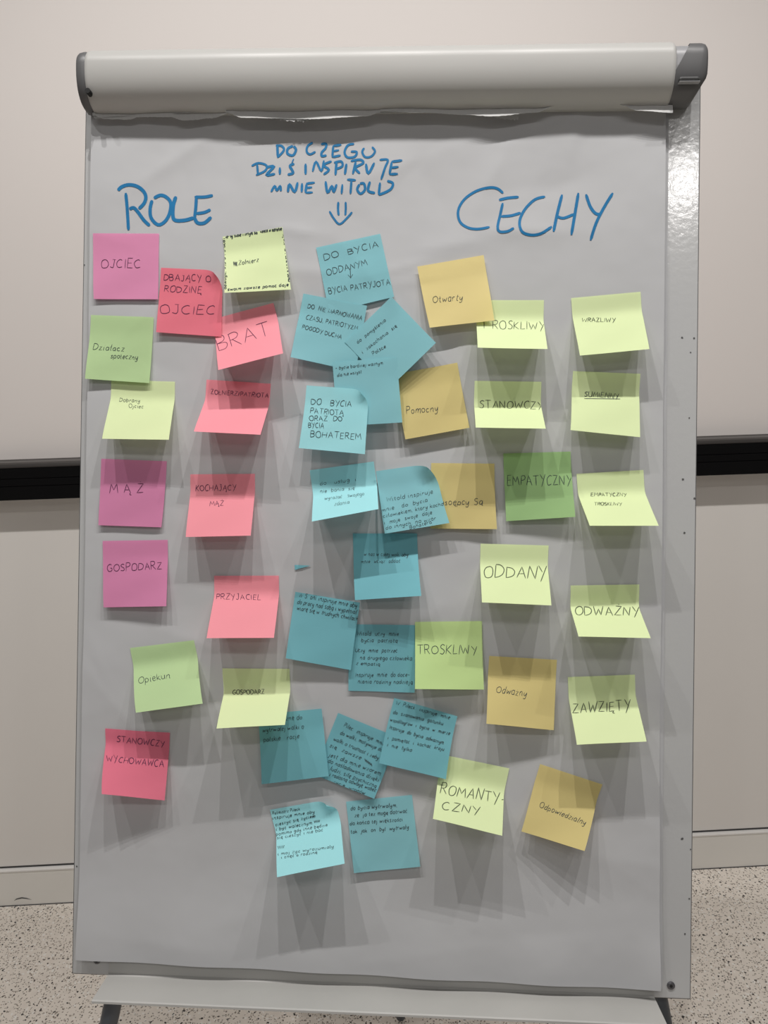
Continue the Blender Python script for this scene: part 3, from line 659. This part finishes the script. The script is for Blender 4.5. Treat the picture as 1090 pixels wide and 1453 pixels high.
 ('lime', [(818.3, 672.3), (913.2, 666.8), (934.7, 746), (837, 746)], {}, 'pale green sticky note with two tiny lines, skewed beyond the right column', 'pencil', .85, 12, [('EMPATYCZNY', 650, 306, 832, 306, 17), ('TROSKLIWY', 666, 353, 808, 353, 15)]),
 ('lime', [(682, 771.4), (778.4, 774), (782.5, 859), (684, 854.8)], {}, 'pale green sticky note reading ODDANY', 'pencil', .95, 12, [('ODDANY', 95, 724, 420, 732, 60)]),
 ('lime', [(809.5, 830.6), (907.2, 829.2), (923.4, 905.4), (821, 903.2)], {}, 'pale green sticky note reading ODWAŻNY in capitals', 'pencil', .95, 13, [('ODWAŻNY', 568, 46, 896, 50, 46)]),
 ('spring', [(589, 882), (683.9, 881.2), (686.8, 978.4), (589, 977.8)], dict(layer=.001), 'mid green sticky note reading TROSKLIWY beside the seven-line blue note', 'pen_black', .9, 9, [('TROSKLIWY', 722, 606, 1012, 606, 42)]),
 ('ochre', [(694.4, 930.7), (790.7, 936.5), (785.8, 1036), (690.3, 1027)], {}, 'ochre sticky note with cursive Odważny', 'pen_black', .95, 13, [('Odważny', 160, 446, 316, 466, 36)]),
 ('lime', [(806.4, 961.3), (901.7, 957.7), (917.6, 1052), (818.8, 1056.8)], {}, 'pale green sticky note reading ZAWZIĘTY, lowest at the right', 'pencil', .95, 13, [('ZAWZIĘTY', 555, 552, 852, 538, 52)]),
 ('lime', [(629, 1071.2), (723, 1090.8), (712.7, 1185.7), (614.4, 1161.9)], {}, 'pale green sticky note reading ROMANTY-CZNY over two lines', 'pencil', .95, 14, [('ROMANTY-', 152, 224, 466, 278, 52), ('CZNY', 160, 302, 345, 326, 36)]),
 ('ochre', [(767, 1085), (855.1, 1113.4), (829.6, 1207.4), (740, 1179.8)], {}, 'ochre sticky note lowest at the right, with one sloping cursive word', 'pen_black', .95, 14, [('Odpowiedzialny', 630, 290, 852, 378, 26)]),
 ('lime', [(308, 945.5), (411, 949), (404.5, 1028.4), (307.3, 1033.7)], dict(layer=-.0004), 'pale green sticky note reading GOSPODARZ overlapping a blue note', 'pencil', .85, 5, [('GOSPODARZ', 750, 802, 904, 800, 22)]),
]
NOTES[-1] = (NOTES[-1][0], [(316, 948), (411, 949), (404.5, 1028.4), (307.3, 1033.7)]) + NOTES[-1][2:]
BORDER = [('Najważniejsze wartości', 60, 186, 375, 150, 52), ('rodzina i honor', 400, 138, 900, 74, 52)]
for idx, (colr, C, opt, label, pen, wd, fr, lines) in enumerate(NOTES):
    verts, faces, a, b_ = make_note(colr, C, **opt)
    mid = Vector(((a[0] + b_[0]) / 2, -0.0066, (a[1] + b_[1]) / 2))
    mw = MB4 @ Matrix.Translation(mid)
    mb = MBld(); mb.v = [(x - mid.x, y - mid.y, z - mid.z) for x, y, z in verts]; mb.f = faces
    o = mb.build('sticky_note', M[colr], mw=mw, smooth=True)
    tag(o, label, 'sticky note', 'sticky notes on the flipchart sheet')
    ink = Ink(verts, faces, 0.00028)
    ox, oy, k = F_(fr)
    T = lambda x, y: (ox + x / k, oy + y / k)
    R = random.Random(100 + idx)
    for (txt, x0, y0, x1, y1, h) in lines:
        p, q = T(x0, y0), T(x1, y1)
        write(ink, txt, *p, *q, h / k, wd * (1.25 if pen == 'pencil' else 0.95 if txt == txt.upper() else 0.75), slant=0.12 if txt != txt.upper() else 0.0, rnd=R)
    def zig(x0, y0, x1, y1, n, amp, w_):
        P = []
        for i in range(n + 1):
            t = i / n; s_ = amp if i % 2 else -amp
            P.append(T(x0 + (x1 - x0) * t, y0 + (y1 - y0) * t + s_))
        ink.stroke(P, w_, False)
    if 'border of tiny' in label:
        for txt, x0, y0, x1, y1 in (('Wierny sobie i innym do', 66, 184, 548, 118), ('konca w obronie', 590, 104, 892, 66)):
            write(ink, txt, *T(x0, y0), *T(x1, y1), 5.0, 1.1, 0.1, R)
        write(ink, 'mój wzór na trudne dni w domu', *T(905, 100), *T(985, 790), 4.2, 1.0, 0.0, R)
        write(ink, 'swoim zawsze pomoc daje', *T(130, 918), *T(985, 852), 4.2, 1.0, 0.1, R)
        write(ink, 'odwaga, wiara i praca', *T(112, 892), *T(92, 205), 4.2, 1.0, 0.0, R)
        write(ink, 'Żołnierz', *T(285, 556), *T(565, 512), 6.5, .9, 0.15, R)
        zig(212, 545, 262, 540, 8, 28, 1.6); zig(212, 535, 262, 545, 7, 26, 1.6)
    if 'small arrow' in label:
        ink.stroke([T(330, 206), T(333, 252)], .85, False); ink.stroke([T(320, 238), T(333, 253), T(343, 236)], .85, False)
    if 'underlined' in label: ink.stroke([T(614, 638), T(800, 640)], .9, False)
    if 'rotated clockwise' in label: zig(860, 480, 915, 520, 9, 9, 1.6)
    if 'blacked-out' in label:
        zig(72, 410, 116, 404, 10, 10, 1.5); zig(326, 228, 366, 222, 8, 7, 1.5); zig(312, 196, 334, 190, 6, 7, 1.3)
    if ink.m.v:
        m_ = MBld(); m_.v = [(x - mid.x, y - mid.y, z - mid.z) for x, y, z in ink.m.v]; m_.f = ink.m.f
        m_.build('handwriting', M[pen], o)

# little teal scrap left on the sheet
u0, v0 = hit(418.5, 801.5, 0.0062); u1, v1 = hit(441, 802.5, 0.0062); u2, v2 = hit(419, 808.5, 0.0062); um, vm = hit(428, 806, 0.0062)
rl = relief(u0, v0) + 0.0006
sb = MBld(); P4 = [(u0, -rl, v0), (u2, -rl - .0004, v2), (um, -rl - .0006, vm), (u1, -rl, v1)]
mid = Vector(P4[0]); sb.v = [tuple(Vector(p) - mid) for p in P4]; sb.f = [(0, 1, 2, 3)]
o = sb.build('paper_scrap', M['teal'], mw=MB4 @ Matrix.Translation(mid), solid=0.0003)
tag(o, 'tiny torn blue paper scrap stuck on the bare sheet left of the blue column', 'paper scrap')
